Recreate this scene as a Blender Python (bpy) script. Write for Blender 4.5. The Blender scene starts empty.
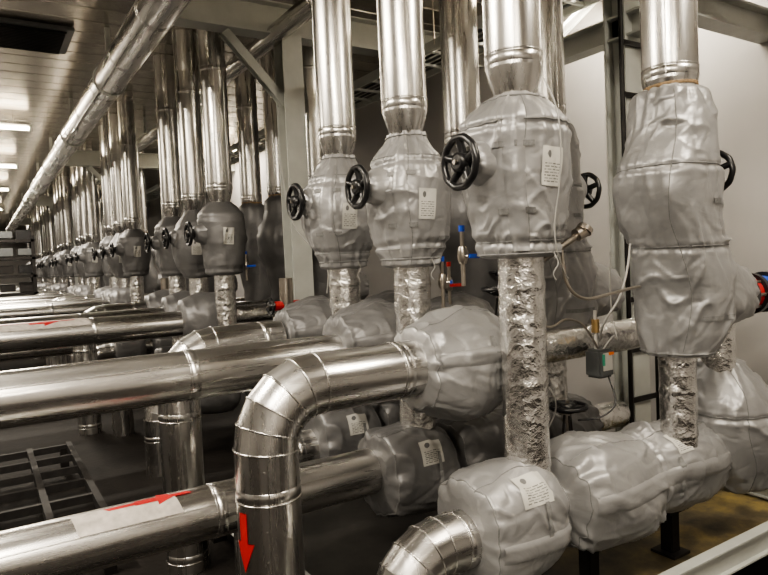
import bpy, math, random
from mathutils import Vector, Matrix, noise
random.seed(7)
CAMZ=1.6
SC=bpy.context.scene
# ------------------------------------------------------------ materials
def newmat(name):
    m=bpy.data.materials.new(name); m.use_nodes=True
    nt=m.node_tree; b=nt.nodes['Principled BSDF']
    return m,nt,b
def N(nt,t,**k):
    n=nt.nodes.new(t)
    for a,v in k.items():
        try: n.inputs[a].default_value=v
        except Exception: setattr(n,a,v)
    return n
def coords(nt,scale=(1,1,1),rot=(0,0,0)):
    tc=nt.nodes.new('ShaderNodeTexCoord'); mp=nt.nodes.new('ShaderNodeMapping')
    mp.inputs['Scale'].default_value=scale; mp.inputs['Rotation'].default_value=rot
    nt.links.new(tc.outputs['Object'],mp.inputs['Vector']); return mp.outputs['Vector']
def ramp(nt,fac,stops):
    r=nt.nodes.new('ShaderNodeValToRGB')
    el=r.color_ramp.elements
    el[0].position,el[0].color=stops[0][0],(*stops[0][1],1)
    el[1].position,el[1].color=stops[-1][0],(*stops[-1][1],1)
    for p,c in stops[1:-1]:
        e=el.new(p); e.color=(*c,1)
    nt.links.new(fac,r.inputs['Fac']); return r.outputs['Color']
def noisetex(nt,vec,scale,detail=4,rough=.55,dist=0,kind=None):
    n=nt.nodes.new('ShaderNodeTexNoise')
    if kind: n.noise_type=kind
    n.inputs['Scale'].default_value=scale
    n.inputs['Detail'].default_value=detail; n.inputs['Roughness'].default_value=rough
    n.inputs['Distortion'].default_value=dist
    nt.links.new(vec,n.inputs['Vector']); return n.outputs['Fac']
def bump(nt,b,h,strength,dist,prev=None):
    bp=nt.nodes.new('ShaderNodeBump'); bp.inputs['Strength'].default_value=strength
    bp.inputs['Distance'].default_value=dist
    nt.links.new(h,bp.inputs['Height'])
    if prev: nt.links.new(prev,bp.inputs['Normal'])
    nt.links.new(bp.outputs['Normal'],b.inputs['Normal']); return bp.outputs['Normal']

def m_simple(name,col,rough=.5,metal=0,nz=0.0,sc=20):
    m,nt,b=newmat(name)
    b.inputs['Roughness'].default_value=rough; b.inputs['Metallic'].default_value=metal
    v=coords(nt)
    f=noisetex(nt,v,sc)
    lo=tuple(c*(1-nz) for c in col); hi=tuple(min(1,c*(1+nz)) for c in col)
    nt.links.new(ramp(nt,f,[(.3,lo),(.7,hi)]),b.inputs['Base Color'])
    return m
def m_stainless(name,scale,base=(.69,.675,.65)):
    m,nt,b=newmat(name)
    b.inputs['Metallic'].default_value=1
    v=coords(nt,scale)
    f=noisetex(nt,v,14,6,.6)
    nt.links.new(ramp(nt,f,[(.3,tuple(c*.8 for c in base)),(.7,base)]),b.inputs['Base Color'])
    r=N(nt,'ShaderNodeMapRange'); nt.links.new(f,r.inputs['Value'])
    r.inputs['From Min'].default_value=.3; r.inputs['From Max'].default_value=.7
    r.inputs['To Min'].default_value=.2; r.inputs['To Max'].default_value=.35
    nt.links.new(r.outputs['Result'],b.inputs['Roughness'])
    v2=coords(nt,tuple(.2+.8*s if s<1 else 1 for s in scale))
    g=noisetex(nt,v2,6,2,.5)
    n1=bump(nt,b,g,.27,.02)
    h=noisetex(nt,v,60,3,.6)
    bump(nt,b,h,.1,.004,n1)
    return m
STEEL_V=m_stainless('stainless_cladding_vertical',(1,1,.08))
STEEL_H=m_stainless('stainless_cladding_horizontal',(.08,1,1))
STEEL_Y=m_stainless('stainless_cladding_long',(1,.08,1))
def m_foil():
    m,nt,b=newmat('crumpled_aluminium_foil')
    b.inputs['Metallic'].default_value=1; b.inputs['Roughness'].default_value=.23
    v=coords(nt)
    f=noisetex(nt,v,12,5)
    nt.links.new(ramp(nt,f,[(.3,(.6,.59,.57)),(.7,(.84,.83,.81))]),b.inputs['Base Color'])
    vo=nt.nodes.new('ShaderNodeTexVoronoi'); vo.inputs['Scale'].default_value=27
    w=noisetex(nt,v,9,4,.6)
    mx=nt.nodes.new('ShaderNodeVectorMath'); mx.operation='ADD'
    nt.links.new(v,mx.inputs[0]); 
    sc=nt.nodes.new('ShaderNodeVectorMath'); sc.operation='SCALE'; sc.inputs['Scale'].default_value=.12
    nt.links.new(w,sc.inputs[0]); nt.links.new(sc.outputs[0],mx.inputs[1])
    nt.links.new(mx.outputs[0],vo.inputs['Vector'])
    n1=bump(nt,b,vo.outputs['Distance'],.45,.01)
    g=noisetex(nt,v,38,4,.6,1.2)
    bump(nt,b,g,.42,.009,n1)
    return m
FOIL=m_foil()
def m_cloth(name,base,metal,rough):
    m,nt,b=newmat(name)
    b.inputs['Metallic'].default_value=metal
    v=coords(nt)
    f=noisetex(nt,v,3,5,.65)
    nt.links.new(ramp(nt,f,[(.3,tuple(c*.76 for c in base)),(.7,base)]),b.inputs['Base Color'])
    r=N(nt,'ShaderNodeMapRange'); nt.links.new(noisetex(nt,v,12,4),r.inputs['Value'])
    r.inputs['To Min'].default_value=rough-.08; r.inputs['To Max'].default_value=rough+.1
    nt.links.new(r.outputs['Result'],b.inputs['Roughness'])
    g=noisetex(nt,coords(nt,(1,1,2.0),(.4,.3,0)),4.5,3,.5,.6)
    n1=bump(nt,b,g,.28,.03)
    rg=noisetex(nt,coords(nt,(1,1,1.7),(.2,.5,.1)),4.2,2.3,.5,.4,'RIDGED_MULTIFRACTAL')
    n15=bump(nt,b,rg,.2,.011,n1)
    h=noisetex(nt,v,28,4,.6,.5)
    n2=bump(nt,b,h,.13,.006,n15)
    k=noisetex(nt,v,700,1)
    bump(nt,b,k,.15,.0006,n2)
    return m
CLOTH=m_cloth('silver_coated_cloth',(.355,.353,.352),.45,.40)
CLOTH_SHADE=m_cloth('shaded_silver_cloth',(.185,.183,.183),.38,.42)  # same cloth, with the shade on rear and lower jackets put into the colour
BLACK=m_simple('black_cast_iron_paint',(.01,.01,.011),.3,0,.3)
PAINT=m_simple('grey_green_structural_paint',(.45,.46,.43),.45,0,.08,6)
WHITEP=m_simple('white_plastic',(.5,.48,.44),.4,0,.05)
LAMPW=m_simple('lamp_housing_paint',(.7,.7,.68),.4)
CORD=m_simple('grey_cord',(.38,.37,.35),.5)
TAPEW=m_simple('worn_white_tape',(.5,.46,.42),.35,.1,.2,30)
BRASS=m_simple('brass',(.6,.42,.2),.3,1,.1)
COPPER=m_simple('dull_steel_tube',(.45,.41,.36),.3,1,.1)
RED=m_simple('red_tape',(.42,.02,.02),.4,0,.1)
BLUE=m_simple('blue_handle_plastic',(.02,.08,.5),.35,0,.1)
ORANGE=m_simple('orange_plastic',(.8,.2,.03),.4,0,.1)
GREEN=m_simple('green_plastic',(.05,.3,.2),.4,0,.1)
DARK=m_simple('dark_steel',(.02,.018,.017),.5,.5,.3,8)
GREYEL=m_simple('grey_box_plastic',(.09,.095,.095),.5,0,.1)
GRATE=m_simple('dark_grating_steel',(.02,.018,.017),.65,.2,.3)
JUTE=m_simple('wire_wrap',(.25,.17,.09),.7,0,.4,90)
STRAP=m_simple('webbing_strap',(.19,.19,.187),.6,.1,.2,120)
def m_label():
    m,nt,b=newmat('printed_label')
    uv=nt.nodes.new('ShaderNodeUVMap')
    br=nt.nodes.new('ShaderNodeTexBrick')
    br.inputs['Color1'].default_value=(.07,.07,.07,1); br.inputs['Color2'].default_value=(.3,.3,.28,1)
    br.inputs['Mortar'].default_value=(.52,.51,.47,1); br.inputs['Scale'].default_value=1
    br.inputs['Mortar Size'].default_value=.024; br.inputs['Brick Width'].default_value=.23; br.inputs['Row Height'].default_value=.075
    nt.links.new(uv.outputs['UV'],br.inputs['Vector'])
    sep=nt.nodes.new('ShaderNodeSeparateXYZ'); nt.links.new(uv.outputs['UV'],sep.inputs[0])
    def gt(o,t,op='GREATER_THAN'):
        x=nt.nodes.new('ShaderNodeMath'); x.operation=op; nt.links.new(o,x.inputs[0]); x.inputs[1].default_value=t; return x.outputs[0]
    a=gt(sep.outputs['X'],.12); c=gt(sep.outputs['X'],.88,'LESS_THAN'); d=gt(sep.outputs['Y'],.08); e=gt(sep.outputs['Y'],.62,'LESS_THAN')
    p=a
    for q in (c,d,e):
        x=nt.nodes.new('ShaderNodeMath'); x.operation='MULTIPLY'; nt.links.new(p,x.inputs[0]); nt.links.new(q,x.inputs[1]); p=x.outputs[0]
    mix=nt.nodes.new('ShaderNodeMix'); mix.data_type='RGBA'
    nt.links.new(p,mix.inputs['Factor']); mix.inputs['A'].default_value=(.52,.51,.47,1); nt.links.new(br.outputs['Color'],mix.inputs['B'])
    dx=nt.nodes.new('ShaderNodeVectorMath'); dx.operation='DISTANCE'; nt.links.new(uv.outputs['UV'],dx.inputs[0]); dx.inputs[1].default_value=(.3,.8,0)
    lg=gt(dx.outputs['Value'],.1,'LESS_THAN')
    mix2=nt.nodes.new('ShaderNodeMix'); mix2.data_type='RGBA'
    nt.links.new(lg,mix2.inputs['Factor']); nt.links.new(mix.outputs['Result'],mix2.inputs['A']); mix2.inputs['B'].default_value=(.12,.12,.12,1)
    nt.links.new(mix2.outputs['Result'],b.inputs['Base Color']); b.inputs['Roughness'].default_value=.45
    return m
LABEL=m_label()
def m_wall():
    m,nt,b=newmat('painted_plaster_wall'); v=coords(nt)
    f=noisetex(nt,v,1.3,5)
    nt.links.new(ramp(nt,f,[(.3,(.41,.395,.38)),(.7,(.47,.455,.44))]),b.inputs['Base Color'])
    b.inputs['Roughness'].default_value=.6
    bump(nt,b,noisetex(nt,v,60,4),.1,.004); return m
WALL=m_wall()
def m_floor():
    m,nt,b=newmat('dirty_concrete_floor'); v=coords(nt)
    f=noisetex(nt,v,1.8,7,.65)
    nt.links.new(ramp(nt,f,[(.3,(.008,.007,.006)),(.6,(.018,.015,.013)),(.8,(.035,.03,.024))]),b.inputs['Base Color'])
    b.inputs['Roughness'].default_value=.7; b.inputs['Specular IOR Level'].default_value=.2
    bump(nt,b,noisetex(nt,v,25,5),.3,.01); return m
FLOOR=m_floor()
def m_ceil():
    m,nt,b=newmat('galvanised_ceiling_sheet'); v=coords(nt)
    b.inputs['Metallic'].default_value=.7
    f=noisetex(nt,v,2.5,5)
    nt.links.new(ramp(nt,f,[(.3,(.45,.42,.37)),(.7,(.57,.54,.48))]),b.inputs['Base Color'])
    b.inputs['Roughness'].default_value=.26
    bump(nt,b,noisetex(nt,v,3,3),.35,.03); return m
CEIL=m_ceil()
def m_tray():
    m,nt,b=newmat('stained_drip_tray'); v=coords(nt)
    f=noisetex(nt,v,4,6,.65)
    dark=ramp(nt,f,[(.35,(.02,.019,.018)),(.6,(.045,.042,.038)),(.8,(.08,.075,.07))])
    yel=ramp(nt,f,[(.35,(.04,.034,.02)),(.5,(.13,.10,.05)),(.65,(.28,.21,.07)),(.8,(.14,.12,.09))])
    tc=nt.nodes.new('ShaderNodeTexCoord'); sep=nt.nodes.new('ShaderNodeSeparateXYZ'); nt.links.new(tc.outputs['Object'],sep.inputs[0])
    mr=N(nt,'ShaderNodeMapRange'); nt.links.new(sep.outputs['X'],mr.inputs['Value']); mr.inputs['From Min'].default_value=2.0; mr.inputs['From Max'].default_value=2.7
    mix=nt.nodes.new('ShaderNodeMix'); mix.data_type='RGBA'
    nt.links.new(mr.outputs['Result'],mix.inputs['Factor']); nt.links.new(dark,mix.inputs['A']); nt.links.new(yel,mix.inputs['B'])
    nt.links.new(mix.outputs['Result'],b.inputs['Base Color'])
    b.inputs['Roughness'].default_value=.45; b.inputs['Metallic'].default_value=.2
    return m
TRAY=m_tray()
def m_emit(name,col,s):
    m,nt,b=newmat(name)
    b.inputs['Emission Color'].default_value=(*col,1); b.inputs['Emission Strength'].default_value=s
    return m
TUBE=m_emit('lamp_tube_glow',(1,.84,.6),38)

# ------------------------------------------------------------ geometry helpers
class G:
    """mesh accumulator: one mesh, many materials"""
    def __init__(s): s.v=[]; s.f=[]; s.m=[]; s.sm=[]; s.mats=[]; s.uv={}
    def mi(s,mat):
        if mat not in s.mats: s.mats.append(mat)
        return s.mats.index(mat)
    def add(s,vs,fs,mat,smooth=True,uvs=None):
        o=len(s.v); s.v+= [tuple(x) for x in vs]; k=s.mi(mat)
        for i,f in enumerate(fs):
            if uvs: s.uv[len(s.f)]=[uvs[j] for j in f]
            s.f.append([j+o for j in f]); s.m.append(k); s.sm.append(smooth)
    def mesh(s,name):
        me=bpy.data.meshes.new(name); me.from_pydata(s.v,[],s.f)
        for m in s.mats: me.materials.append(m)
        me.polygons.foreach_set('material_index',s.m); me.polygons.foreach_set('use_smooth',s.sm)
        if s.uv:
            ul=me.uv_layers.new(name='UVMap')
            for fi,us in s.uv.items():
                for li,u in zip(me.polygons[fi].loop_indices,us): ul.data[li].uv=u
        me.update(); return me
def frame(d):
    d=d.normalized(); a=Vector((0,0,1)) if abs(d.z)<.9 else Vector((0,1,0))
    e1=a.cross(d).normalized(); return e1,d.cross(e1)
def sweep(g,path,rads,mat,n=16,cap=True,closed=False,smooth=True):
    P=[Vector(p) for p in path]; 
    if not hasattr(rads,'__len__'): rads=[rads]*len(P)
    vs=[];fs=[];L=len(P); e1=None
    for i,p in enumerate(P):
        if closed: d=P[(i+1)%L]-P[i-1]
        else: d=(P[min(i+1,L-1)]-P[max(i-1,0)])
        d.normalize()
        if e1 is None: e1,e2=frame(d)
        else:
            e1=(e1-d*e1.dot(d)).normalized(); e2=d.cross(e1)
        for k in range(n):
            a=2*math.pi*k/n; vs.append(p+(e1*math.cos(a)+e2*math.sin(a))*rads[i])
    R=L if closed else L-1
    for i in range(R):
        for k in range(n):
            a=i*n+k; b=i*n+(k+1)%n; c=((i+1)%L)*n+(k+1)%n; d=((i+1)%L)*n+k
            fs.append([a,b,c,d])
    g.add(vs,fs,mat,smooth)
    if cap and not closed:
        g.add(vs[:n],[list(range(n))[::-1]],mat,False); g.add(vs[-n:],[list(range(n))],mat,False)
def smoothpath(pts,k=6):
    P=[Vector(p) for p in pts]; out=[]
    for i in range(len(P)-1):
        p0=P[max(i-1,0)];p1=P[i];p2=P[i+1];p3=P[min(i+2,len(P)-1)]
        for j in range(k):
            t=j/k
            out.append(.5*((2*p1)+(p2-p0)*t+(2*p0-5*p1+4*p2-p3)*t*t+(-p0+3*p1-3*p2+p3)*t**3))
    out.append(P[-1]); return out
def box(g,c,s,mat,bev=.0,rot=None):
    c=Vector(c); hx,hy,hz=[x/2 for x in s]
    b=min(bev,hx*.9,hy*.9,hz*.9)
    if b<=0:
        vs=[Vector((x,y,z)) for x in(-hx,hx) for y in(-hy,hy) for z in(-hz,hz)]
        fs=[[0,1,3,2],[4,6,7,5],[0,4,5,1],[2,3,7,6],[0,2,6,4],[1,5,7,3]]
    else:
        import bmesh
        bm=bmesh.new(); bmesh.ops.create_cube(bm,size=1)
        for v in bm.verts: v.co=Vector((v.co.x*2*hx,v.co.y*2*hy,v.co.z*2*hz))
        bmesh.ops.bevel(bm,geom=bm.edges[:],offset=b,segments=2,affect='EDGES')
        bm.verts.index_update()
        vs=[v.co.copy() for v in bm.verts]; fs=[[v.index for v in f.verts] for f in bm.faces]; bm.free()
    if rot: vs=[rot@v for v in vs]
    g.add([v+c for v in vs],fs,mat,False)
def ringloop(g,pts,r,mat,n=8): sweep(g,pts,r,mat,n,closed=True)
def circ(c,ax,r,n=40):
    e1,e2=frame(Vector(ax)); c=Vector(c)
    return [c+(e1*math.cos(2*math.pi*k/n)+e2*math.sin(2*math.pi*k/n))*r for k in range(n)]
def clad(g,pts,r,mats,n=48,beads=True,pn=None,cap=True,seam=True):
    """mitred sheet-metal cladding along a polyline (gore elbows), mats: fn(dir)->mat"""
    P=[Vector(p) for p in pts]; L=len(P)
    D=[(P[i+1]-P[i]).normalized() for i in range(L-1)]
    if pn is None:
        pn=None
        for i in range(L-2):
            c=D[i].cross(D[i+1])
            if c.length>1e-3: pn=c.normalized(); break
        if pn is None: pn=frame(D[0])[0]
    for i in range(L-1):
        d=D[i]; e1=pn; e2=d.cross(e1).normalized()
        rings=[]
        for j,p in ((i,P[i]),(i+1,P[i+1])):
            if 0<j<L-1: nn=(D[j-1]+D[j]).normalized()
            else: nn=d
            ring=[]
            for k in range(n):
                a=2*math.pi*k/n; v=p+(e1*math.cos(a)+e2*math.sin(a))*r
                s=-((v-p).dot(nn))/d.dot(nn); ring.append(v+d*s)
            rings.append(ring)
        fs=[[k,(k+1)%n,n+(k+1)%n,n+k] for k in range(n)]
        g.add(rings[0]+rings[1],fs,mats(d))
        if cap and i==0: g.add(rings[0],[list(range(n))],mats(d),False)
        if cap and i==L-2: g.add(rings[1],[list(range(n))],mats(d),False)
        if beads and i>0:
            ringloop(g,rings[0],.0042,mats(d),6)
def cladmat(d):
    if abs(d.z)>.6: return STEEL_V
    if abs(d.y)>.6: return STEEL_Y
    return STEEL_H
def bands(g,a,b,r,step,mat,off=.3,rivet=True):
    a=Vector(a); b=Vector(b); L=(b-a).length; d=(b-a).normalized(); t=off
    while t<L-.05:
        c=a+d*t
        sweep(g,[c-d*.018,c-d*.016,c+d*.016,c+d*.018],[r,r+.002,r+.002,r],mat,40,cap=False)
        ringloop(g,circ(c+d*.024,d,r+.0005,40),.0035,mat,6)
        t+=step
def patch_cyl(g,c,ax,r,e_dir,w,h,mat,shape=None,n=10):
    """sticker wrapped on a cylinder: c on the axis, e_dir radial dir of sticker centre"""
    ax=Vector(ax).normalized(); e=Vector(e_dir); e=(e-ax*e.dot(ax)).normalized(); t=ax.cross(e)
    c=Vector(c)
    def M(u,v):
        a=u/r; return c+ax*v+(e*math.cos(a)+t*math.sin(a))*(r+.0025)
    if shape is None:
        vs=[];fs=[];uv=[]
        for i in range(n+1):
            for j in range(2):
                vs.append(M((i/n-.5)*w,(j-.5)*h+.02*(i/n))); uv.append((i/n,j))
        for i in range(n): fs.append([2*i,2*i+2,2*i+3,2*i+1])
        g.add(vs,fs,mat,True,uv)
    else:
        for (poly) in shape:
            vs=[];fs=[]
            for v,u0,u1 in poly:
                for i in range(n+1): vs.append(M(u0+(u1-u0)*i/n,v))
            for j in range(len(poly)-1):
                for i in range(n):
                    a=j*(n+1)+i; fs.append([a,a+1,a+n+2,a+n+1])
            g.add(vs,fs,mat,True)
# ---- jackets
def prof(profile,t):
    P=profile; n=len(P)
    for i in range(n-1):
        t0,r0=P[i];t1,r1=P[i+1]
        if t<=t1 or i==n-2:
            s=max(0,min(1,(t-t0)/(t1-t0)))
            h=t1-t0
            m0=0 if i==0 else (r1-P[i-1][1])/(t1-P[i-1][0])
            m1=0 if i==n-2 else (P[i+2][1]-r0)/(P[i+2][0]-t0)
            if i==0: m0=(r1-r0)/h
            if i==n-2: m1=(r1-r0)/h
            lim=3*abs(r1-r0)/h
            m0=max(-lim,min(lim,m0)); m1=max(-lim,min(lim,m1))
            return (2*s**3-3*s*s+1)*r0+(s**3-2*s*s+s)*h*m0+(-2*s**3+3*s*s)*r1+(s**3-s*s)*h*m1
class Jacket:
    def __init__(s,profile,seed=0,boxy=2.6,wr=.012,axis='Z',lean=None,gath=1.0,seams=(),sag=0):
        s.p=profile; s.seed=seed; s.b=boxy; s.w=wr; s.ax=axis; s.lean=lean; s.g=gath; s.seams=seams; s.sag=sag
        s.t0=profile[0][0]; s.t1=profile[-1][0]
    def S(s,t,th,off=0):
        r=prof(s.p,t); c,q=math.cos(th),math.sin(th)
        se=(abs(c)**s.b+abs(q)**s.b)**(-1/s.b); r*=1+(se-1)*.7
        L=s.t1-s.t0; x=(t-s.t0)/L; sd=s.seed*3.17
        n1=noise.noise(Vector((c*1.0+sd,q*1.0,t*3)))
        n0=noise.noise(Vector((c*1.8+sd+20,q*1.8,t*7)))
        f=noise.noise(Vector((c*1.2+sd+7,q*1.2,t*3.0+1)))
        m1=max(0,noise.noise(Vector((c*1.6+sd+3,q*1.6+2,t*5)))+.15)
        m2=max(0,noise.noise(Vector((c*1.9+sd+13,q*1.9+5,t*5)))+.1)
        A=math.sin(t*22+2.6*c+2.0*q+f*5+sd); B=math.sin(t*12-4*c+4.5*q+f*4.5+sd*2)
        fold=(1-abs(A))**2.3*m1+(1-abs(B))**2.7*m2
        a=noise.noise(Vector((c*1.4+sd+11,q*1.4,t*3.5+f)))
        b=noise.noise(Vector((c*2.4+sd+31,q*2.4,t*8-f)))
        crease=max(0,1-abs(a)*8)**2*.55+max(0,1-abs(b)*6.5)**2*.38
        dr=s.w*(1.15*n1+.6*n0+1.35*fold-.55*crease)
        e=max(0,1-min(x,1-x)/.25); ph=5*noise.noise(Vector((c+sd,q,0)))
        dr+=s.g*s.w*e*e*(math.sin(th*13+ph)*.5+math.sin(th*7+ph*1.7)*.5)*.7
        for ts in s.seams:
            dd=t-ts+.01*math.sin(th+sd)
            dr+= -.007*math.exp(-(dd/.010)**2)+.003*math.exp(-((abs(dd)-.025)/.012)**2)
            dr+= .004*math.exp(-(dd/.05)**2)*math.sin(th*17+ph*2)
        r=max(r+dr,.02)+off
        ox=0
        if s.lean: ox=prof(s.lean,t)
        if s.ax=='Z': return Vector((ox+r*c,r*q,t))
        z=r*q
        if q<0: z*=1+s.sag*math.sin(math.pi*x)
        return Vector((t,r*c,ox+z))
    def build(s,g,mat,nt=56,nth=80,cords=True):
        vs=[];fs=[]
        for i in range(nt+1):
            t=s.t0+(s.t1-s.t0)*i/nt
            for k in range(nth): vs.append(s.S(t,2*math.pi*k/nth))
        for i in range(nt):
            for k in range(nth):
                a=i*nth+k;b=i*nth+(k+1)%nth
                fs.append([a,b,b+nth,a+nth])
        g.add(vs,fs,mat)
        g.add(vs[:nth],[list(range(nth))],mat,False); g.add(vs[-nth:],[list(range(nth))],mat,False)
    def label(s,g,t,th,h,w,up=True,tilt=.0):
        n=8;vs=[];fs=[];uv=[]
        r=prof(s.p,t)
        for i in range(n+1):
            for j in range(n+1):
                tt=t+(i/n-.5)*h+tilt*(j/n-.5)*w; a=th+((j/n-.5)*w-tilt*(i/n-.5)*h)/r
                vs.append(s.S(tt,a,.004)); uv.append((j/n,i/n))
        for i in range(n):
            for j in range(n):
                a=i*(n+1)+j; fs.append([a,a+1,a+n+2,a+n+1])
        g.add(vs,fs,LABEL,True,uv)
    def flap(s,g,th,w,t0,t1,mat):
        """overlapping closing flap (velcro), raised above the cloth"""
        n=40;m=6;vs=[];fs=[]
        r=prof(s.p,(t0+t1)/2)
        for i in range(n+1):
            t=t0+(t1-t0)*i/n
            for j in range(m+1):
                u=j/m; a=th+(u-.5)*w/r+.03*math.sin(t*9)
                o=.006 if 0<u<1 else -.002
                vs.append(s.S(t,a,o+.001))
        for i in range(n):
            for j in range(m):
                a=i*(m+1)+j; fs.append([a,a+1,a+m+2,a+m+1])
        g.add(vs,fs,mat)
    def strap(s,g,t,w=.018,a0=0,a1=2*math.pi,mat=None):
        n=60;vs=[];fs=[]
        for k in range(n+1):
            a=a0+(a1-a0)*k/n
            for j in range(2): vs.append(s.S(t+(j-.5)*w,a,.005))
        for k in range(n): fs.append([2*k,2*k+2,2*k+3,2*k+1])
        g.add(vs,fs,mat or STRAP)
    def vseam(s,g,th,r=.0028,mat=None):
        pts=[s.S(s.t0+(s.t1-s.t0)*(.03+.94*i/60),th+.05*math.sin(i*.15),.0003) for i in range(61)]
        sweep(g,pts,r,mat or STRAP,6)
    def hseam(s,g,t,r=.0028,mat=None):
        ringloop(g,[s.S(t,2*math.pi*k/90,.0003) for k in range(90)],r,mat or STRAP,6)
# ---- object creation
def obj(name,me,loc=(0,0,0),rot=(0,0,0),parent=None):
    o=bpy.data.objects.new(name,me); SC.collection.objects.link(o)
    o.location=loc; o.rotation_euler=rot
    if parent: o.parent=parent
    return o
def top(name,loc): 
    e=bpy.data.objects.new(name,None); e.empty_display_size=.1; SC.collection.objects.link(e); e.location=loc; return e

# ------------------------------------------------------------ room
WX=4.2; LX=-5; FY=-3; BY=34; H=3.75
def slab(name,c,s,mat):
    g=G(); box(g,(0,0,0),s,mat); return obj(name,g.mesh(name),c)
slab('floor',((WX+LX)/2,(FY+BY)/2,-.05),(WX-LX,BY-FY,.1),FLOOR)
slab('wall_right',(WX+.05,(FY+BY)/2,H/2),(.1,BY-FY,H),WALL)
slab('wall_left',(LX-.05,(FY+BY)/2,H/2),(.1,BY-FY,H),WALL)
slab('wall_back',((WX+LX)/2,BY+.05,H/2),(WX-LX,.1,H),WALL)
slab('wall_front',((WX+LX)/2,FY-.05,H/2),(WX-LX,.1,H),WALL)
g=G() # ribbed ceiling sheets
y=FY; vs=[];fs=[]
prof_y=[]
while y<BY:
    prof_y+= [(y,0),(y+.275,0),(y+.285,.015),(y+.295,.015)]; y+=.3
prof_y.append((BY,0))
for yy,dz in prof_y: vs+=[(LX,yy,H+dz),(WX,yy,H+dz)]
for i in range(len(prof_y)-1): fs.append([2*i,2*i+2,2*i+3,2*i+1])
g.add(vs,fs,CEIL,False); box(g,((WX+LX)/2,(FY+BY)/2,H+.08),(WX-LX,BY-FY,.06),CEIL)
obj('ceiling',g.mesh('ceiling'))

# ------------------------------------------------------------ shared meshes
def riser_mesh(r=.105,zc=2.28,ztop=H+.05,foil=True,zlow=.64,zf=1.64,rf=.085,wrap=False):
    g=G()
    clad(g,[(0,0,zc),(0,0,ztop)],r,cladmat)
    sweep(g,[(0,0,zc-.11),(0,0,zc-.03),(0,0,zc+.0)],[r*.68,r*.93,r],STEEL_V,48)
    bands(g,(0,0,zc),(0,0,ztop),r,.95,STEEL_V,.03)
    sweep(g,[(r*math.cos(2.6)*1.0,r*math.sin(2.6),zc),(r*math.cos(2.6),r*math.sin(2.6),ztop)],.003,STEEL_V,6)
    sweep(g,[(r*math.cos(-1.1)*1.0,r*math.sin(-1.1),zc),(r*math.cos(-1.1),r*math.sin(-1.1),ztop)],.0025,STEEL_V,6)
    for i in range(10):
        a=-1.0
        z=zc+.1+i*.14; sweep(g,[((r-.001)*math.cos(a),(r-.001)*math.sin(a),z),((r+.003)*math.cos(a),(r+.003)*math.sin(a),z)],[.004,.0025],STEEL_V,8)
    if wrap:
        for k in range(7):
            ringloop(g,circ((0,0,zc-.02-k*.009),(0.05*math.sin(k*2),.05*math.cos(k),1),r*.93,32),.006,JUTE,6)
    if foil:
        rows=90;n=48;vs=[];fs=[]
        for i in range(rows+1):
            z=zlow+(zf-zlow)*i/rows
            for k in range(n):
                a=2*math.pi*k/n; q=noise.noise(Vector((math.cos(a)*2,math.sin(a)*2,z*9)))
                q2=noise.noise(Vector((math.cos(a)*6,math.sin(a)*6,z*26+4)))
                lap=0
                for zz,tl in ((.15,.3),(.33,-.2),(.47,.25),(.70,-.3),(.83,.2)):
                    d=(z-zlow-zz)-tl*.03*math.cos(a)-.012*q2
                    lap+=.004*max(0,1-d/.03) if d>0 and d<.03 else 0
                rr=rf+q*.004+q2*.0025+lap
                vs.append((rr*math.cos(a),rr*math.sin(a),z))
        for i in range(rows):
            for k in range(n): fs.append([i*n+k,i*n+(k+1)%n,(i+1)*n+(k+1)%n,(i+1)*n+k])
        g.add(vs,fs,FOIL)
    return g.mesh('riser')
def foilx(g,x0,x1,rf,y=0,z=0,n=32):
    rows=max(6,int((x1-x0)*60)); vs=[];fs=[]
    for i in range(rows+1):
        x=x0+(x1-x0)*i/rows
        for k in range(n):
            a=2*math.pi*k/n; q=noise.noise(Vector((math.cos(a)*2,math.sin(a)*2,x*9+3)))
            q2=noise.noise(Vector((math.cos(a)*6,math.sin(a)*6,x*26+4))); rr=rf+q*.006+q2*.003
            vs.append((x,y+rr*math.cos(a),z+rr*math.sin(a)))
    for i in range(rows):
        for k in range(n): fs.append([i*n+k,i*n+(k+1)%n,(i+1)*n+(k+1)%n,(i+1)*n+k])
    g.add(vs,fs,FOIL)
def wheel(g,c,axis,R=.087,spokes=5,tube=.0135):
    """cast handwheel with wavy rim, tapered spokes, hub and nut"""
    c=Vector(c); ax=Vector(axis).normalized(); e1,e2=frame(ax)
    n=60; pts=[c+(e1*math.cos(2*math.pi*k/n)+e2*math.sin(2*math.pi*k/n))*(R*(1+.012*math.cos(10*2*math.pi*k/n))) for k in range(n)]
    sweep(g,pts,tube,BLACK,10,closed=True)
    for k in range(spokes):
        a=2*math.pi*k/spokes+.3; d=e1*math.cos(a)+e2*math.sin(a)
        sweep(g,[c-ax*.012+d*.012,c-ax*.012+d*R*.5,c+d*R*.97],[.019,.015,.014],BLACK,8)
    sweep(g,[c-ax*.03,c-ax*.028,c+ax*.012,c+ax*.016],[.024,.034,.034,.024],BLACK,20)
    sweep(g,[c+ax*.012,c+ax*.026],[.009,.009],COPPER,6,smooth=False)
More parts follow.
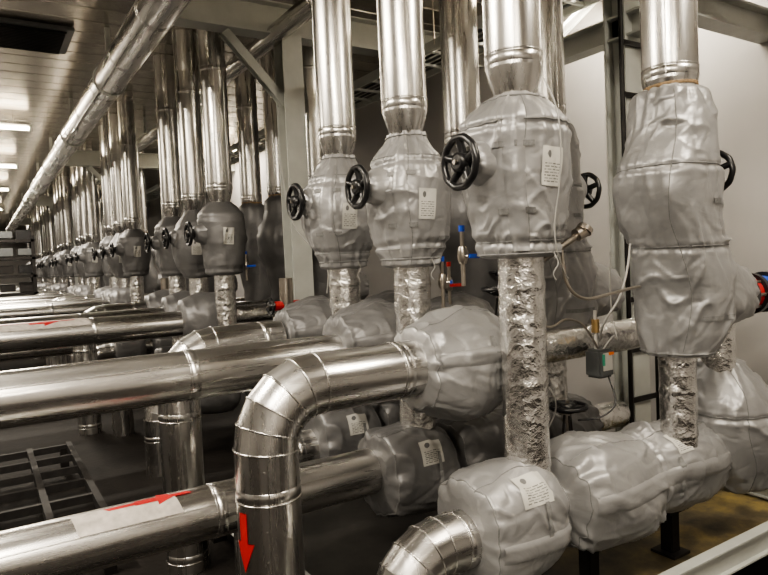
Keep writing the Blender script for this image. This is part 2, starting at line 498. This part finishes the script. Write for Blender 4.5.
def front_jacket(seed,mat,shape=0,label=True,hi=True):
    g=G()
    if shape==0:
        P=[(1.585,.10),(1.592,.132),(1.60,.138),(1.64,.144),(1.70,.158),(1.84,.174),(1.95,.182),(2.04,.185),(2.09,.172),(2.15,.12),(2.175,.09),(2.185,.078)]
    else:
        P=[(1.56,.085),(1.57,.12),(1.60,.128),(1.66,.155),(1.76,.184),(1.86,.195),(1.96,.19),(2.05,.158),(2.11,.12),(2.16,.088),(2.185,.078)]
    J=Jacket(P,seed,2.9 if shape==0 else 2.6,.014,seams=(1.645,2.06) if shape==0 else (1.66,2.03),
             lean=[(P[0][0],.0),(1.8,.012*((seed%3)-1)-.006),(P[-1][0],0)])
    J.build(g,mat,110 if hi else 34,132 if hi else 40)
    B=Jacket([(-.235,.04),(-.225,.062),(-.18,.08),(-.12,.11),(0,.12)],seed+4,2.2,.007,axis='X')
    gg=G(); B.build(gg,mat,20,44); g.add([(v[0],v[1],v[2]+1.93) for v in gg.v],gg.f,mat)
    sweep(g,[(-.22,0,1.93),(-.285,0,1.93)],[.016,.014],BLACK,14)
    sweep(g,[(-.225,0,1.93),(-.24,0,1.93)],[.045,.04],DARK,20)
    wheel(g,(-.275,0,1.93),(-1,0,0))
    if hi:
        J.flap(g,-2.35,.075,1.61,2.12,mat); J.vseam(g,-2.18,.002); J.vseam(g,.6); J.vseam(g,-.75,.002)
        J.hseam(g,2.065,.0025); J.hseam(g,1.645,.0025)
        J.strap(g,1.75,.02,-2.75,-2.0); J.strap(g,1.98,.02,-2.75,-2.0)
        J.strap(g,1.69,.018,-1.3,-.1)
        ringloop(g,[J.S(1.60,2*math.pi*k/48,.002) for k in range(48)],.0035,STRAP,6)
        ringloop(g,[J.S(2.165,2*math.pi*k/48,.002) for k in range(48)],.004,STRAP,6)
        p=J.S(1.60,-1.4,.004); sweep(g,smoothpath([p,p+Vector((.01,-.01,-.04)),p+Vector((-.006,.0,-.075)),p+Vector((.008,0,-.1))]),.0022,CORD,6)
    if label: J.label(g,1.90 if shape==0 else 1.84,-1.62 if shape==0 else -1.75,.135,.085,tilt=-.05)
    return g.mesh('valve')
FJ=[front_jacket(1,CLOTH,0),front_jacket(2,CLOTH,1),front_jacket(3,CLOTH,1)]
FJF=[front_jacket(11,CLOTH_SHADE,0,True,False),front_jacket(12,CLOTH_SHADE,1,True,False),front_jacket(13,CLOTH_SHADE,0,True,False)]
RISER=riser_mesh()
RISERB=riser_mesh(.112,2.30,H+.05,True,.64,1.2,.075,True)
BR=.47
def back_jacket(seed,mat,hi=True,branch=BR):
    g=G()
    P=[(1.13,.085),(1.135,.125),(1.16,.14),(1.24,.17),(1.36,.19),(1.48,.195),(1.58,.188),(1.72,.188),(1.86,.198),(1.95,.19),(2.05,.17),(2.15,.158),(2.24,.142),(2.262,.12),(2.27,.1)]
    J=Jacket(P,seed,2.7,.016,lean=[(1.13,.02),(1.25,.05),(1.4,.07),(1.58,.03),(1.72,-.03),(1.9,-.035),(2.1,0),(2.27,0)],seams=(1.60,1.93))
    J.build(g,mat,140 if hi else 30,132 if hi else 36)
    B=Jacket([(0,.16),(.12,.175),(.24,.165),(.36,.145),(branch-.06,.13),(branch-.01,.115),(branch,.085)],seed+3,2.4,.012,axis='X')
    gg=G(); B.build(gg,mat,50,80); 
    g.add([(v[0],v[1],v[2]+1.42-.12*max(0,v[0])) for v in gg.v],gg.f,mat)
    S=Jacket([(0,.13),(.16,.11),(.22,.08),(.25,.05)],seed+8,2.2,.005,axis='X')
    gg=G(); S.build(gg,mat,14,36); g.add([(v[0],v[1],v[2]+1.93) for v in gg.v],gg.f,mat)
    sweep(g,[(.23,0,1.93),(.32,0,1.93)],.015,BLACK,12)
    wheel(g,(.31,0,1.93),(1,0,0))
    if hi:
        J.flap(g,-1.1,.07,1.62,1.92,mat); J.vseam(g,-2.5,.0022); J.hseam(g,1.60); J.hseam(g,1.93)
        J.strap(g,1.78,.02,-1.5,-.7); J.strap(g,1.30,.02,-2.2,-1.2); ringloop(g,[J.S(1.15,2*math.pi*k/48,.002) for k in range(48)],.0035,STRAP,6)
    return g.mesh('valve')
BJ=back_jacket(21,CLOTH); BJF=back_jacket(22,CLOTH_SHADE,False)

def run_jacket(P,seed,mat,hi=True,label=None,seams=(),boxy=2.5,wr=.0155,flap=None,sag=.05):
    g=G(); J=Jacket(P,seed,boxy,wr,axis='X',seams=seams,sag=sag)
    J.build(g,mat,max(70,int((P[-1][0]-P[0][0])*150)) if hi else 24,140 if hi else 36)
    if hi:
        J.vseam(g,1.9,.0022)
        for e in (P[1][0]+.008,P[-2][0]-.008): J.hseam(g,e)
        if flap is not None: J.flap(g,flap,.07,P[1][0]+.02,P[-2][0]-.02,mat)
        J.strap(g,(P[0][0]+P[-1][0])/2+.05,.02,2.6,3.5)
    if label: 
        n=8;vs=[];fs=[];uv=[]; t,th,h,w=label; r=prof(P,t)
        for i in range(n+1):
            for j in range(n+1):
                vs.append(J.S(t+(i/n-.5)*w,th+(j/n-.5)*h/r,.004)); uv.append((i/n,1-j/n))
        for i in range(n):
            for j in range(n):
                a=i*(n+1)+j; fs.append([a,a+1,a+n+2,a+n+1])
        g.add(vs,fs,LABEL,True,uv)
    return g.mesh('run_jacket')
PU=[(0,.115),(.006,.15),(.03,.165),(.10,.195),(.20,.222),(.29,.222),(.35,.2),(.385,.17),(.395,.12)]
PL=[(0,.12),(.008,.168),(.04,.19),(.14,.202),(.29,.2),(.345,.18),(.365,.155),(.37,.11)]
PB=[(0,.10),(.01,.155),(.05,.19),(.16,.212),(.32,.208),(.42,.19),(.50,.178),(.62,.192),(.80,.188),(.94,.165),(1.02,.13),(1.035,.115),(1.04,.07)]
UJ=run_jacket(PU,31,CLOTH,flap=2.9); UJD=run_jacket(PU,32,CLOTH_SHADE,flap=2.9); LJ=run_jacket(PL,33,CLOTH,label=(.2,2.35,.11,.13),flap=3.3); LJD=run_jacket(PL,34,CLOTH_SHADE,label=(.2,2.6,.1,.12))
BIG=run_jacket(PB,35,CLOTH,seams=(.48,),label=(.62,2.3,.1,.08),flap=3.0,wr=.0185); BIGD=run_jacket(PB,36,CLOTH_SHADE,seams=(.48,))
UJF=run_jacket(PU,37,CLOTH_SHADE,False); LJF=run_jacket(PL,38,CLOTH_SHADE,False); BIGF=run_jacket(PB,39,CLOTH_SHADE,False)

ZU=1.17; ZL=.62; RX=1.725; BX=2.535
def gore(x_c,z_c,R,n=5,xs=None):
    out=[]
    for i in range(n+1):
        a=math.pi/2*i/n
        out.append((x_c+R-R*math.sin(a),0,z_c-R+R*math.cos(a)))
    return out
def elbow_mesh(x1,xc,z,r,R=.2,zb=0.0):
    g=G(); pts=[(x1,0,z)]+gore(xc,z,R)+[(xc,0,zb)]
    clad(g,pts,r,cladmat)
    bands(g,(xc,0,z-R-.12),(xc,0,zb),r,.75,STEEL_V,.02)
    bands(g,(x1,0,z),(xc+R,0,z),r,.8,STEEL_H,.1)
    sweep(g,[(xc-r*.35,-r*.94,z-R),(xc-r*.35,-r*.94,zb)],.003,STEEL_V,6)
    for i in range(8):
        zz=z-R-.05-.1*i
        if zz>zb: 
            sweep(g,[(xc-r*.45,-r*.885,zz),(xc-r*.46,-r*.91,zz)],[.005,.003],STEEL_V,8)
    return g
def straight_mesh(x0,x1,z,r):
    g=G(); clad(g,[(x0,0,z),(x1,0,z)],r,cladmat); bands(g,(x1,0,z),(x0,0,z),r,.95,STEEL_H,.75)
    sweep(g,[(x0,-r*.86,z+r*.5),(x1,-r*.86,z+r*.5)],.0025,STEEL_H,6)
    return g
def arrow_shape(s):
    return [[(-.5*s,-.09*s,.09*s),(.0*s,-.09*s,.09*s)],[(.0*s,-.22*s,.22*s),(.25*s,-.11*s,.11*s),(.5*s,-.003*s,.003*s)]]
EX=.80
EA=elbow_mesh(1.45,EX,ZU,.11,.2); 
for zc in (.68,.45):
    patch_cyl(EA,(EX,0,zc),(0,0,-1),.11,(-1,-.3,0),.1,.2,RED,arrow_shape(.2))
E_UP=EA.mesh('elbow'); E_UPF=elbow_mesh(1.45,.86,ZU,.108).mesh('elbow')
E_LO=elbow_mesh(1.48,1.12,ZL-.02,.1,.17).mesh('elbow')
S_UP=straight_mesh(-4.9,1.5,ZU-.03,.108).mesh('straight')
S_LO0=straight_mesh(-4.9,1.5,ZL+.01,.105)
patch_cyl(S_LO0,(.40,0,ZL+.01),(1,0,0),.105,(0,-.6,1),.10,.36,TAPEW)
patch_cyl(S_LO0,(.48,0,ZL+.01),(1,0,0),.1058,(0,-.2,1),.018,.30,RED)
patch_cyl(S_LO0,(.52,0,ZL+.01),(1,0,0),.1062,(0,-.2,1),.06,.2,RED,arrow_shape(.16))
S_LO=S_LO0.mesh('straight')
S_UPR=straight_mesh(-4.9,1.5,ZU-.03,.108); 
patch_cyl(S_UPR,(.35,0,ZU-.03),(1,0,0),.108,(0,-.5,1),.11,.7,TAPEW)
patch_cyl(S_UPR,(.4,0,ZU-.03),(1,0,0),.1085,(0,-.4,1),.07,.28,RED,arrow_shape(.2))
patch_cyl(S_UPR,(.3,0,ZU-.03),(1,0,0),.1088,(0,-.3,1),.015,.6,RED)
S_UPR=S_UPR.mesh('straight')
g=G(); foilx(g,1.75,3.0,.075,0,ZU); FX=g.mesh('foil')
g=G(); foilx(g,1.5,3.2,.078,0,ZL); FXL=g.mesh('foil')

groups=[[1.76,2.48,3.14]]
for k in range(7): groups.append([5.2+3.5*k,5.95+3.5*k,6.7+3.5*k])
for gi,ys in enumerate(groups):
    near=gi==0
    for j,y in enumerate(ys):
        dz=0 if near else -.05
        obj('stainless_riser_pipe',RISER,(RX,y,dz),(0,0,0 if near else j*.9))
        obj('insulated_gate_valve',(FJ if near else FJF)[j],(RX,y,dz))
        obj('stainless_riser_pipe',RISERB,(BX,y-.1,0),(0,0,1.0+j))
        if near: obj('insulated_globe_valve',BJ if j<2 else BJF,(BX,y-.1,0))
        elif gi<5: obj('insulated_globe_valve',BJF,(BX,y-.1,0))
        yu=y+.31
        up='e' if (j==0 and near) or j==2 else 's'
        if up=='e': obj('stainless_elbow_pipe',E_UP if (near and j==0) else E_UPF,(0,yu,0))
        else: obj('stainless_horizontal_pipe',S_UPR if (gi==1 and j==0) else S_UP,(0,yu,0))
        if gi<4:
            obj('foil_wrapped_pipe',FX,(0,yu,0)); obj('foil_wrapped_pipe',FXL,(0,y,0))
        uj=(UJ if j<1 else UJD) if near else UJF
        obj('pipe_insulation_jacket',uj,(1.42 if j==0 else 1.46,yu,ZU-.0))
        if j==0 or j==2: obj('stainless_elbow_pipe',E_LO,(0,y,0))
        else: obj('stainless_horizontal_pipe',S_LO,(0,y+.04,0))
        if gi<5:
            obj('pipe_insulation_jacket',(LJ if j==0 else LJD) if near else LJF,(1.40 if j==0 else 1.47,y,ZL))
            obj('pipe_insulation_jacket',(BIG if j==0 else BIGD) if near else BIGF,(1.86,y,ZL))
for y in (2.79,3.45): obj('pipe_insulation_jacket',UJD,(2.0,y,ZU))
g=G(); J=Jacket([(.42,.10),(.43,.16),(.50,.205),(.60,.24),(.74,.25),(.86,.23),(.96,.175),(1.03,.125),(1.05,.11),(1.06,.08)],41,2.6,.017,lean=[(.42,.08),(.8,.02),(1.06,-.04)],seams=(.82,))
J.build(g,CLOTH,110,140); J.vseam(g,-2.2,.0022); J.flap(g,-1.2,.07,.5,1.0,CLOTH); J.hseam(g,.82)
obj('pipe_insulation_jacket',g.mesh('j'),(3.0,1.74,0))
g=G(); rows=[(0,0,1.0+.02*i) for i in range(18)]
sweep(g,rows,[.075+.004*noise.noise(Vector((i*.7,3,1))) for i in range(18)],FOIL,32)
obj('foil_wrapped_pipe',g.mesh('f'),(2.92,1.70,0))
g=G()
sweep(g,[(0,0,0),(.03,0,0)],.1,BLACK,32); sweep(g,[(.03,0,0),(.1,0,0)],.082,RED,24); sweep(g,[(.1,0,0),(.13,0,0)],.1,BLACK,32)
for k in range(8):
    a=k*math.pi/4; sweep(g,[(-.02,.082*math.cos(a),.082*math.sin(a)),(.15,.082*math.cos(a),.082*math.sin(a))],.008,COPPER,8)
sweep(g,[(.065,0,.05),(.065,0,.11)],.03,RED,16); sweep(g,[(.16,0,0),(.24,0,0)],.08,BLUE,24); sweep(g,[(.24,0,0),(.27,0,0)],.1,BLACK,32); sweep(g,[(.13,0,0),(.5,0,0)],.06,FOIL,24)
sweep(g,[(.5,0,0),(1.1,0,0)],.06,DARK,24)
obj('flanged_butterfly_valve',g.mesh('v'),(BX+BR+.005,1.66,1.36))

# ------------------------------------------------------------ ceiling header pipe
g=G(); clad(g,[(0,FY+.1,0),(0,BY-.1,0)],.13,cladmat,n=56)
bands(g,(0,0,0),(0,BY-.2,0),.13,1.0,STEEL_Y,.35)
sweep(g,[(-.09,FY+.1,-.094),(-.09,BY-.1,-.094)],.004,STEEL_Y,6)
for y in [0.9+2.6*i for i in range(12)]:
    box(g,(0,y,.29),(.04,.04,.32),PAINT); ringloop(g,circ((0,y,0),(0,1,0),.136,36),.008,PAINT,6)
obj('ceiling_header_pipe',g.mesh('h'),(1.09,0,3.3))
g=G(); clad(g,[(0,3.6,0),(0,BY-.1,0)],.075,cladmat,n=32); bands(g,(0,3.6,0),(0,30,0),.075,1.2,STEEL_Y,.4)
for y in [4.2+2.6*i for i in range(11)]: box(g,(0,y,.2),(.03,.03,.28),PAINT)
obj('ceiling_header_pipe',g.mesh('h'),(2.1,0,3.42))

# ------------------------------------------------------------ structural steel
def hbeam(g,a,b,w,h,mat,up=(0,0,1),tf=.012):
    a=Vector(a);b=Vector(b);d=(b-a).normalized();u=Vector(up);u=(u-d*u.dot(d)).normalized();s=d.cross(u)
    def bar(off,sw,su):
        vs=[]
        for p in (a,b):
            for x,z in((-1,-1),(1,-1),(1,1),(-1,1)): vs.append(p+off+s*x*sw/2+u*z*su/2)
        g.add(vs,[[0,1,2,3],[7,6,5,4],[0,4,5,1],[1,5,6,2],[2,6,7,3],[3,7,4,0]],mat,False)
    bar(u*(h/2-tf/2),w,tf); bar(-u*(h/2-tf/2),w,tf); bar(Vector((0,0,0)),tf,h-2*tf)
def frame_at(y,first=True):
    g=G()
    hbeam(g,(2.2,y,0),(2.2,y,3.4),.17,.17,PAINT,(0,1,0))
    hbeam(g,(1.32,y,3.52),(WX,y,3.52),.16,.25,PAINT)
    hbeam(g,(1.68,y,3.38),(2.15,y,2.88),.07,.07,PAINT,(0,1,0),.008)
    box(g,(2.2,y,.01),(.3,.3,.02),PAINT); box(g,(1.31,y,3.52),(.012,.16,.25),PAINT)
    for s in (-.1,.1):
        for t in(-.1,.1): sweep(g,[(2.2+s,y+t,.02),(2.2+s,y+t,.05)],.012,DARK,6)
    for s in (-.05,.05):
        for t in (-.08,0,.08): sweep(g,[(1.303,y+s,3.52+t),(1.29,y+s,3.52+t)],.012,DARK,6)
    obj('steel_support_frame',g.mesh('fr'))
for k in range(4): frame_at(4.76+3.5*k*2 if k else 4.76)
g=G()
hbeam(g,(3.35,2.5,0),(3.35,2.5,H),.15,.15,PAINT,(0,1,0))
hbeam(g,(3.35,2.2,2.92),(3.35,3.5,2.92),.12,.14,PAINT)
hbeam(g,(3.3,2.08,2.92),(WX,2.08,2.92),.12,.16,PAINT)
hbeam(g,(3.35,3.3,2.9),(WX,3.3,3.6),.06,.06,PAINT)
for z in [.4+.3*i for i in range(11)]: box(g,(3.35,2.41,z),(.28,.012,.03),DARK)
sweep(g,[(3.22,2.41,0.2),(3.22,2.41,3.7)],.014,DARK,8); sweep(g,[(3.48,2.41,0.2),(3.48,2.41,3.7)],.014,DARK,8)
obj('steel_support_frame',g.mesh('fr'))
g=G()
for x in (-.2,.2): box(g,(x,10.5,0),(.02,23,.08),PAINT)
y=-.8
while y<21.9: box(g,(0,y,-.02),(.4,.03,.02),PAINT); y+=.3
for k in range(5): sweep(g,smoothpath([(-.14+.07*k+.01*math.sin(i*2.1+k),-.8+i*1.6,.0) for i in range(14)],3),.012,BLACK if k%2 else GREYEL,8)
for y in range(0,22,3):
    for x in(-.21,.21): sweep(g,[(x,y,0),(x,y,.42)],.006,COPPER,6)
obj('cable_ladder',g.mesh('cl'),(3.3,1,3.25))
g=G(); box(g,(0,0,0),(.78,.7,.03),GREYEL,.006); box(g,(0,0,-.02),(.66,.58,.02),BLACK)
for i in range(14): box(g,(0,-.26+i*.04,-.035),(.64,.006,.025),DARK,rot=None)
obj('ceiling_vent_grille',g.mesh('v'),(.45,6.5,H-.03))
# lamps
def lamp(x,y,power,rz=0,size=1.2,col=(1,.915,.79),z=H-.16):
    e=top('batten_or_fill_lamp',(x,y,z)); e.rotation_euler=(0,0,rz)  # name shared by the aisle battens and the added fill lamps
    g=G(); box(g,(0,0,.03),(size+.06,.07,.04),LAMPW,.008); 
    for s in(-1,1):
        box(g,(s*(size/2+.015),0,-.01),(.03,.12,.06),LAMPW,.005)
        sweep(g,[(s*size*.35,0,.04),(s*size*.35,0,H-z)],.006,COPPER,6)
    obj('housing',g.mesh('h'),parent=e)
    g=G(); 
    for s in(-.05,.05): sweep(g,[(-size/2,s,-.005),(size/2,s,-.005)],.013,TUBE,12)
    obj('tubes',g.mesh('t'),parent=e)
    L=bpy.data.lights.new('lamp_light','AREA'); L.shape='RECTANGLE'; L.size=size; L.size_y=.12; L.energy=power; L.color=col
    o=bpy.data.objects.new('lamp_light',L); SC.collection.objects.link(o); o.parent=e; o.location=(0,0,-.05)
lamp(-.4,.2,115,math.pi/2); lamp(-.7,3.4,95,math.pi/2); lamp(2.75,.3,42,math.pi/2)
lamp(-.3,-1.8,50)  # unseen lamp behind the camera, added as front fill
for y,p in ((9.9,95),(13.4,95),(17,95),(22,100),(27,100)): lamp(.1,y,p)
lamp(3.85,2.9,36,math.pi/2); lamp(3.8,11,45,math.pi/2); lamp(-2.5,7,80,math.pi/2)  # extra lamps added for more light on the pipes and far rows

# ------------------------------------------------------------ drip tray skid
g=G()
box(g,(2.3,2.6,.2),(2.5,2.2,.01),TRAY)
def channel(g,a,b,h=.11,w=.05,mat=PAINT):
    hbeam(g,a,b,w,h,mat,(0,0,1),.008)
channel(g,(1.05,1.5,.27),(3.55,1.5,.27)); channel(g,(1.05,3.7,.27),(3.55,3.7,.27))
channel(g,(1.05,1.5,.27),(1.05,3.7,.27)); channel(g,(3.55,1.5,.27),(3.55,3.7,.27))
for y in (2.1,2.8): channel(g,(1.05,y,.17),(3.55,y,.17),.06)
for x in (1.1,2.3,3.5):
    for y in (1.52,3.68): box(g,(x,y,.1),(.08,.06,.2),DARK)
obj('drip_tray_skid',g.mesh('s'))
for (x,y) in ((2.05,1.76),(2.6,1.76),(2.05,2.48),(2.6,2.48)):
    g=G(); box(g,(0,0,.1),(.06,.06,.2),DARK,.004); box(g,(0,0,.0),(.12,.12,.012),DARK); box(g,(0,0,.2),(.14,.1,.012),DARK)
    obj('pipe_support_post',g.mesh('p'),(x,y,.211))
g=G()
for i in range(9): box(g,(-1.6+i*.28,0,0),(.04,2.2,.06),GRATE)
for i in range(7): box(g,(-.5,-1.05+i*.35,.0),(2.3,.035,.05),GRATE)
for x in (-1.6,.6):
    for y in (-1.05,1.05): box(g,(x,y,-.1),(.06,.06,.2),DARK)
obj('steel_grating_platform',g.mesh('g'),(-.1,4.7,.2))
g=G()
for x in (-1,0,1):
    for y in (-.25,.25): box(g,(x,y,1.2),(.06,.06,2.4),DARK)
for z in (.2,.55,.9,1.25,1.6,1.95,2.3): box(g,(0,0,z),(2.1,.56,.05),DARK)
for i in range(36):
    box(g,(-.85+.34*(i%6)+.03*random.random(),0,[.68,1.03,1.38,1.74,2.08,2.42][i//6]),(.26,.4,.12+.1*random.random()),[BLACK,GREYEL,DARK,DARK][random.randrange(4)],.01)
obj('storage_rack',g.mesh('r'),(-.05,14.7,0))

# ------------------------------------------------------------ small fittings
g=G()
P=[(1.80,1.72,1.57),(1.86,1.68,1.62),(1.93,1.66,1.66)]
sweep(g,P,[.010,.013,.013],COPPER,12); sweep(g,[(1.92,1.66,1.66),(1.96,1.65,1.68)],[.026,.026],COPPER,16)
sweep(g,[(1.95,1.65,1.675),(1.962,1.648,1.69)],[.032,.03],COPPER,24)
sweep(g,smoothpath([(1.86,1.68,1.62),(1.865,1.67,1.5),(1.90,1.66,1.44),(1.98,1.66,1.415),(2.12,1.67,1.425),(2.28,1.68,1.44),(2.32,1.68,1.44)],8),.0065,COPPER,10)
obj('pressure_capillary_line',g.mesh('c'))
def ballvalve(loc,rot=0,h=BLUE):
    g=G(); sweep(g,[(0,0,-.12),(0,0,.1)],.009,COPPER,12); sweep(g,[(0,0,-.03),(0,0,-.01),(0,0,.02),(0,0,.04)],[.015,.021,.021,.015],COPPER,12)
    sweep(g,[(0,0,0),(0,-.035,0)],.008,COPPER,10); box(g,(.03,-.04,0),(.08,.007,.018),h,.003); sweep(g,[(0,0,.1),(0,0,.125)],.013,h,10)
    obj('drain_ball_valve',g.mesh('b'),loc,(0,0,rot))
ballvalve((1.66,2.02,1.60),.2); ballvalve((1.86,2.42,1.48),.8); ballvalve((2.16,3.0,1.6)); ballvalve((2.12,2.7,1.45),-.4,RED)
ballvalve((1.9,5.15,1.6)); 
def flatwheel(loc,R,stem):
    g=G(); wheel(g,(0,0,0),(0,0,1),R,4,.009); sweep(g,[(0,0,-stem),(0,0,0)],.011,COPPER,10)
    sweep(g,[(0,0,-stem),(0,0,-stem+.06)],[.035,.02],DARK,16)
    for a in (0,2.1,4.2): sweep(g,[(.035*math.cos(a),.035*math.sin(a),-stem),(.015*math.cos(a),.015*math.sin(a),-.04)],.005,DARK,8)
    obj('gate_valve_handwheel',g.mesh('w'),loc)
flatwheel((1.93,2.1,1.45),.075,.2); flatwheel((2.22,2.0,.90),.085,.22); flatwheel((2.6,2.79,1.5),.08,.25)
g=G(); box(g,(0,0,0),(.1,.09,.13),GREYEL,.012); box(g,(-.0,-.047,.01),(.06,.004,.08),WHITEP); box(g,(-.03,-.05,.02),(.012,.006,.05),GREEN)
box(g,(.02,-.05,.045),(.03,.006,.012),ORANGE)
sweep(g,[(-.02,0,.06),(-.02,0,.24)],.008,WHITEP,10); sweep(g,[(-.02,0,.14),(-.02,0,.2)],.018,BRASS,14)
sweep(g,smoothpath([(0,-.02,.06),(.05,-.04,.12),(.09,-.03,.1),(.1,.0,.2),(.09,0,.35),(.12,.02,.5)],6),.0035,CORD,6)
obj('valve_actuator',g.mesh('a'),(2.36,1.93,1.09))
def cable(pts,r=.0035,mat=CORD):
    g=G(); sweep(g,smoothpath(pts,8),r,mat,8); obj('hanging_cable',g.mesh('c'))
cable([(1.73,1.62,2.22),(1.735,1.575,2.12),(1.73,1.55,2.0),(1.735,1.565,1.85),(1.73,1.59,1.7),(1.75,1.6,1.6),(1.83,1.64,1.52),(1.87,1.66,1.5)],.0025)
cable([(2.32,1.72,1.62),(2.27,1.70,1.52),(2.24,1.72,1.40),(2.22,1.78,1.30),(2.3,1.88,1.2)],.005)
cable([(1.97,4.5,2.4),(1.96,4.3,1.9),(2.0,3.9,1.6),(1.9,3.7,1.4)],.004)
cable([(1.90,1.90,1.32),(2.0,1.88,1.29),(2.12,1.90,1.31),(2.25,1.92,1.27),(2.34,1.92,1.16)],.005,COPPER)
cable([(2.38,1.9,1.03),(2.36,1.85,.92),(2.30,1.88,.86),(2.24,1.96,.84)],.004,BLACK)
cable([(1.95,2.0,1.25),(1.97,1.95,1.1),(2.05,1.93,1.0),(2.12,1.98,.9),(2.10,2.02,.8)],.0035,CORD)
for y in (4.35,7.95):
    g=G(); sweep(g,[(0,0,-.2),(0,0,.2)],.05,COPPER,20); sweep(g,[(-.1,0,0),(.1,0,0)],.035,RED,16); wheel(g,(-.13,0,0),(-1,0,0),.06,4,.008)
    obj('isolating_valve',g.mesh('v'),(1.9,y,1.3))

# ------------------------------------------------------------ world, camera
w=bpy.data.worlds.new('w'); SC.world=w; w.use_nodes=True
w.node_tree.nodes['Background'].inputs[0].default_value=(.9,.87,.82,1); w.node_tree.nodes['Background'].inputs[1].default_value=.05
cam=bpy.data.cameras.new('camera'); co=bpy.data.objects.new('camera',cam); SC.collection.objects.link(co); SC.camera=co
cam.sensor_width=36; cam.lens=30; cam.clip_start=.05
yaw=math.radians(32.3); pit=math.radians(2.46); rl=.045
F0=Vector((math.sin(yaw),math.cos(yaw),0)); R0=Vector((math.cos(yaw),-math.sin(yaw),0))
F=F0*math.cos(pit)-Vector((0,0,1))*math.sin(pit); U0=R0.cross(F)
Rr=(R0*math.cos(rl)-U0*math.sin(rl)).normalized(); Ur=Rr.cross(F).normalized()
M=Matrix((Rr,Ur,-F)).transposed().to_4x4(); M.translation=Vector((0,0,CAMZ)); co.matrix_world=M
SC.view_settings.view_transform='AgX'; SC.view_settings.exposure=.45
try: SC.view_settings.look='AgX - Medium High Contrast'
except Exception: pass
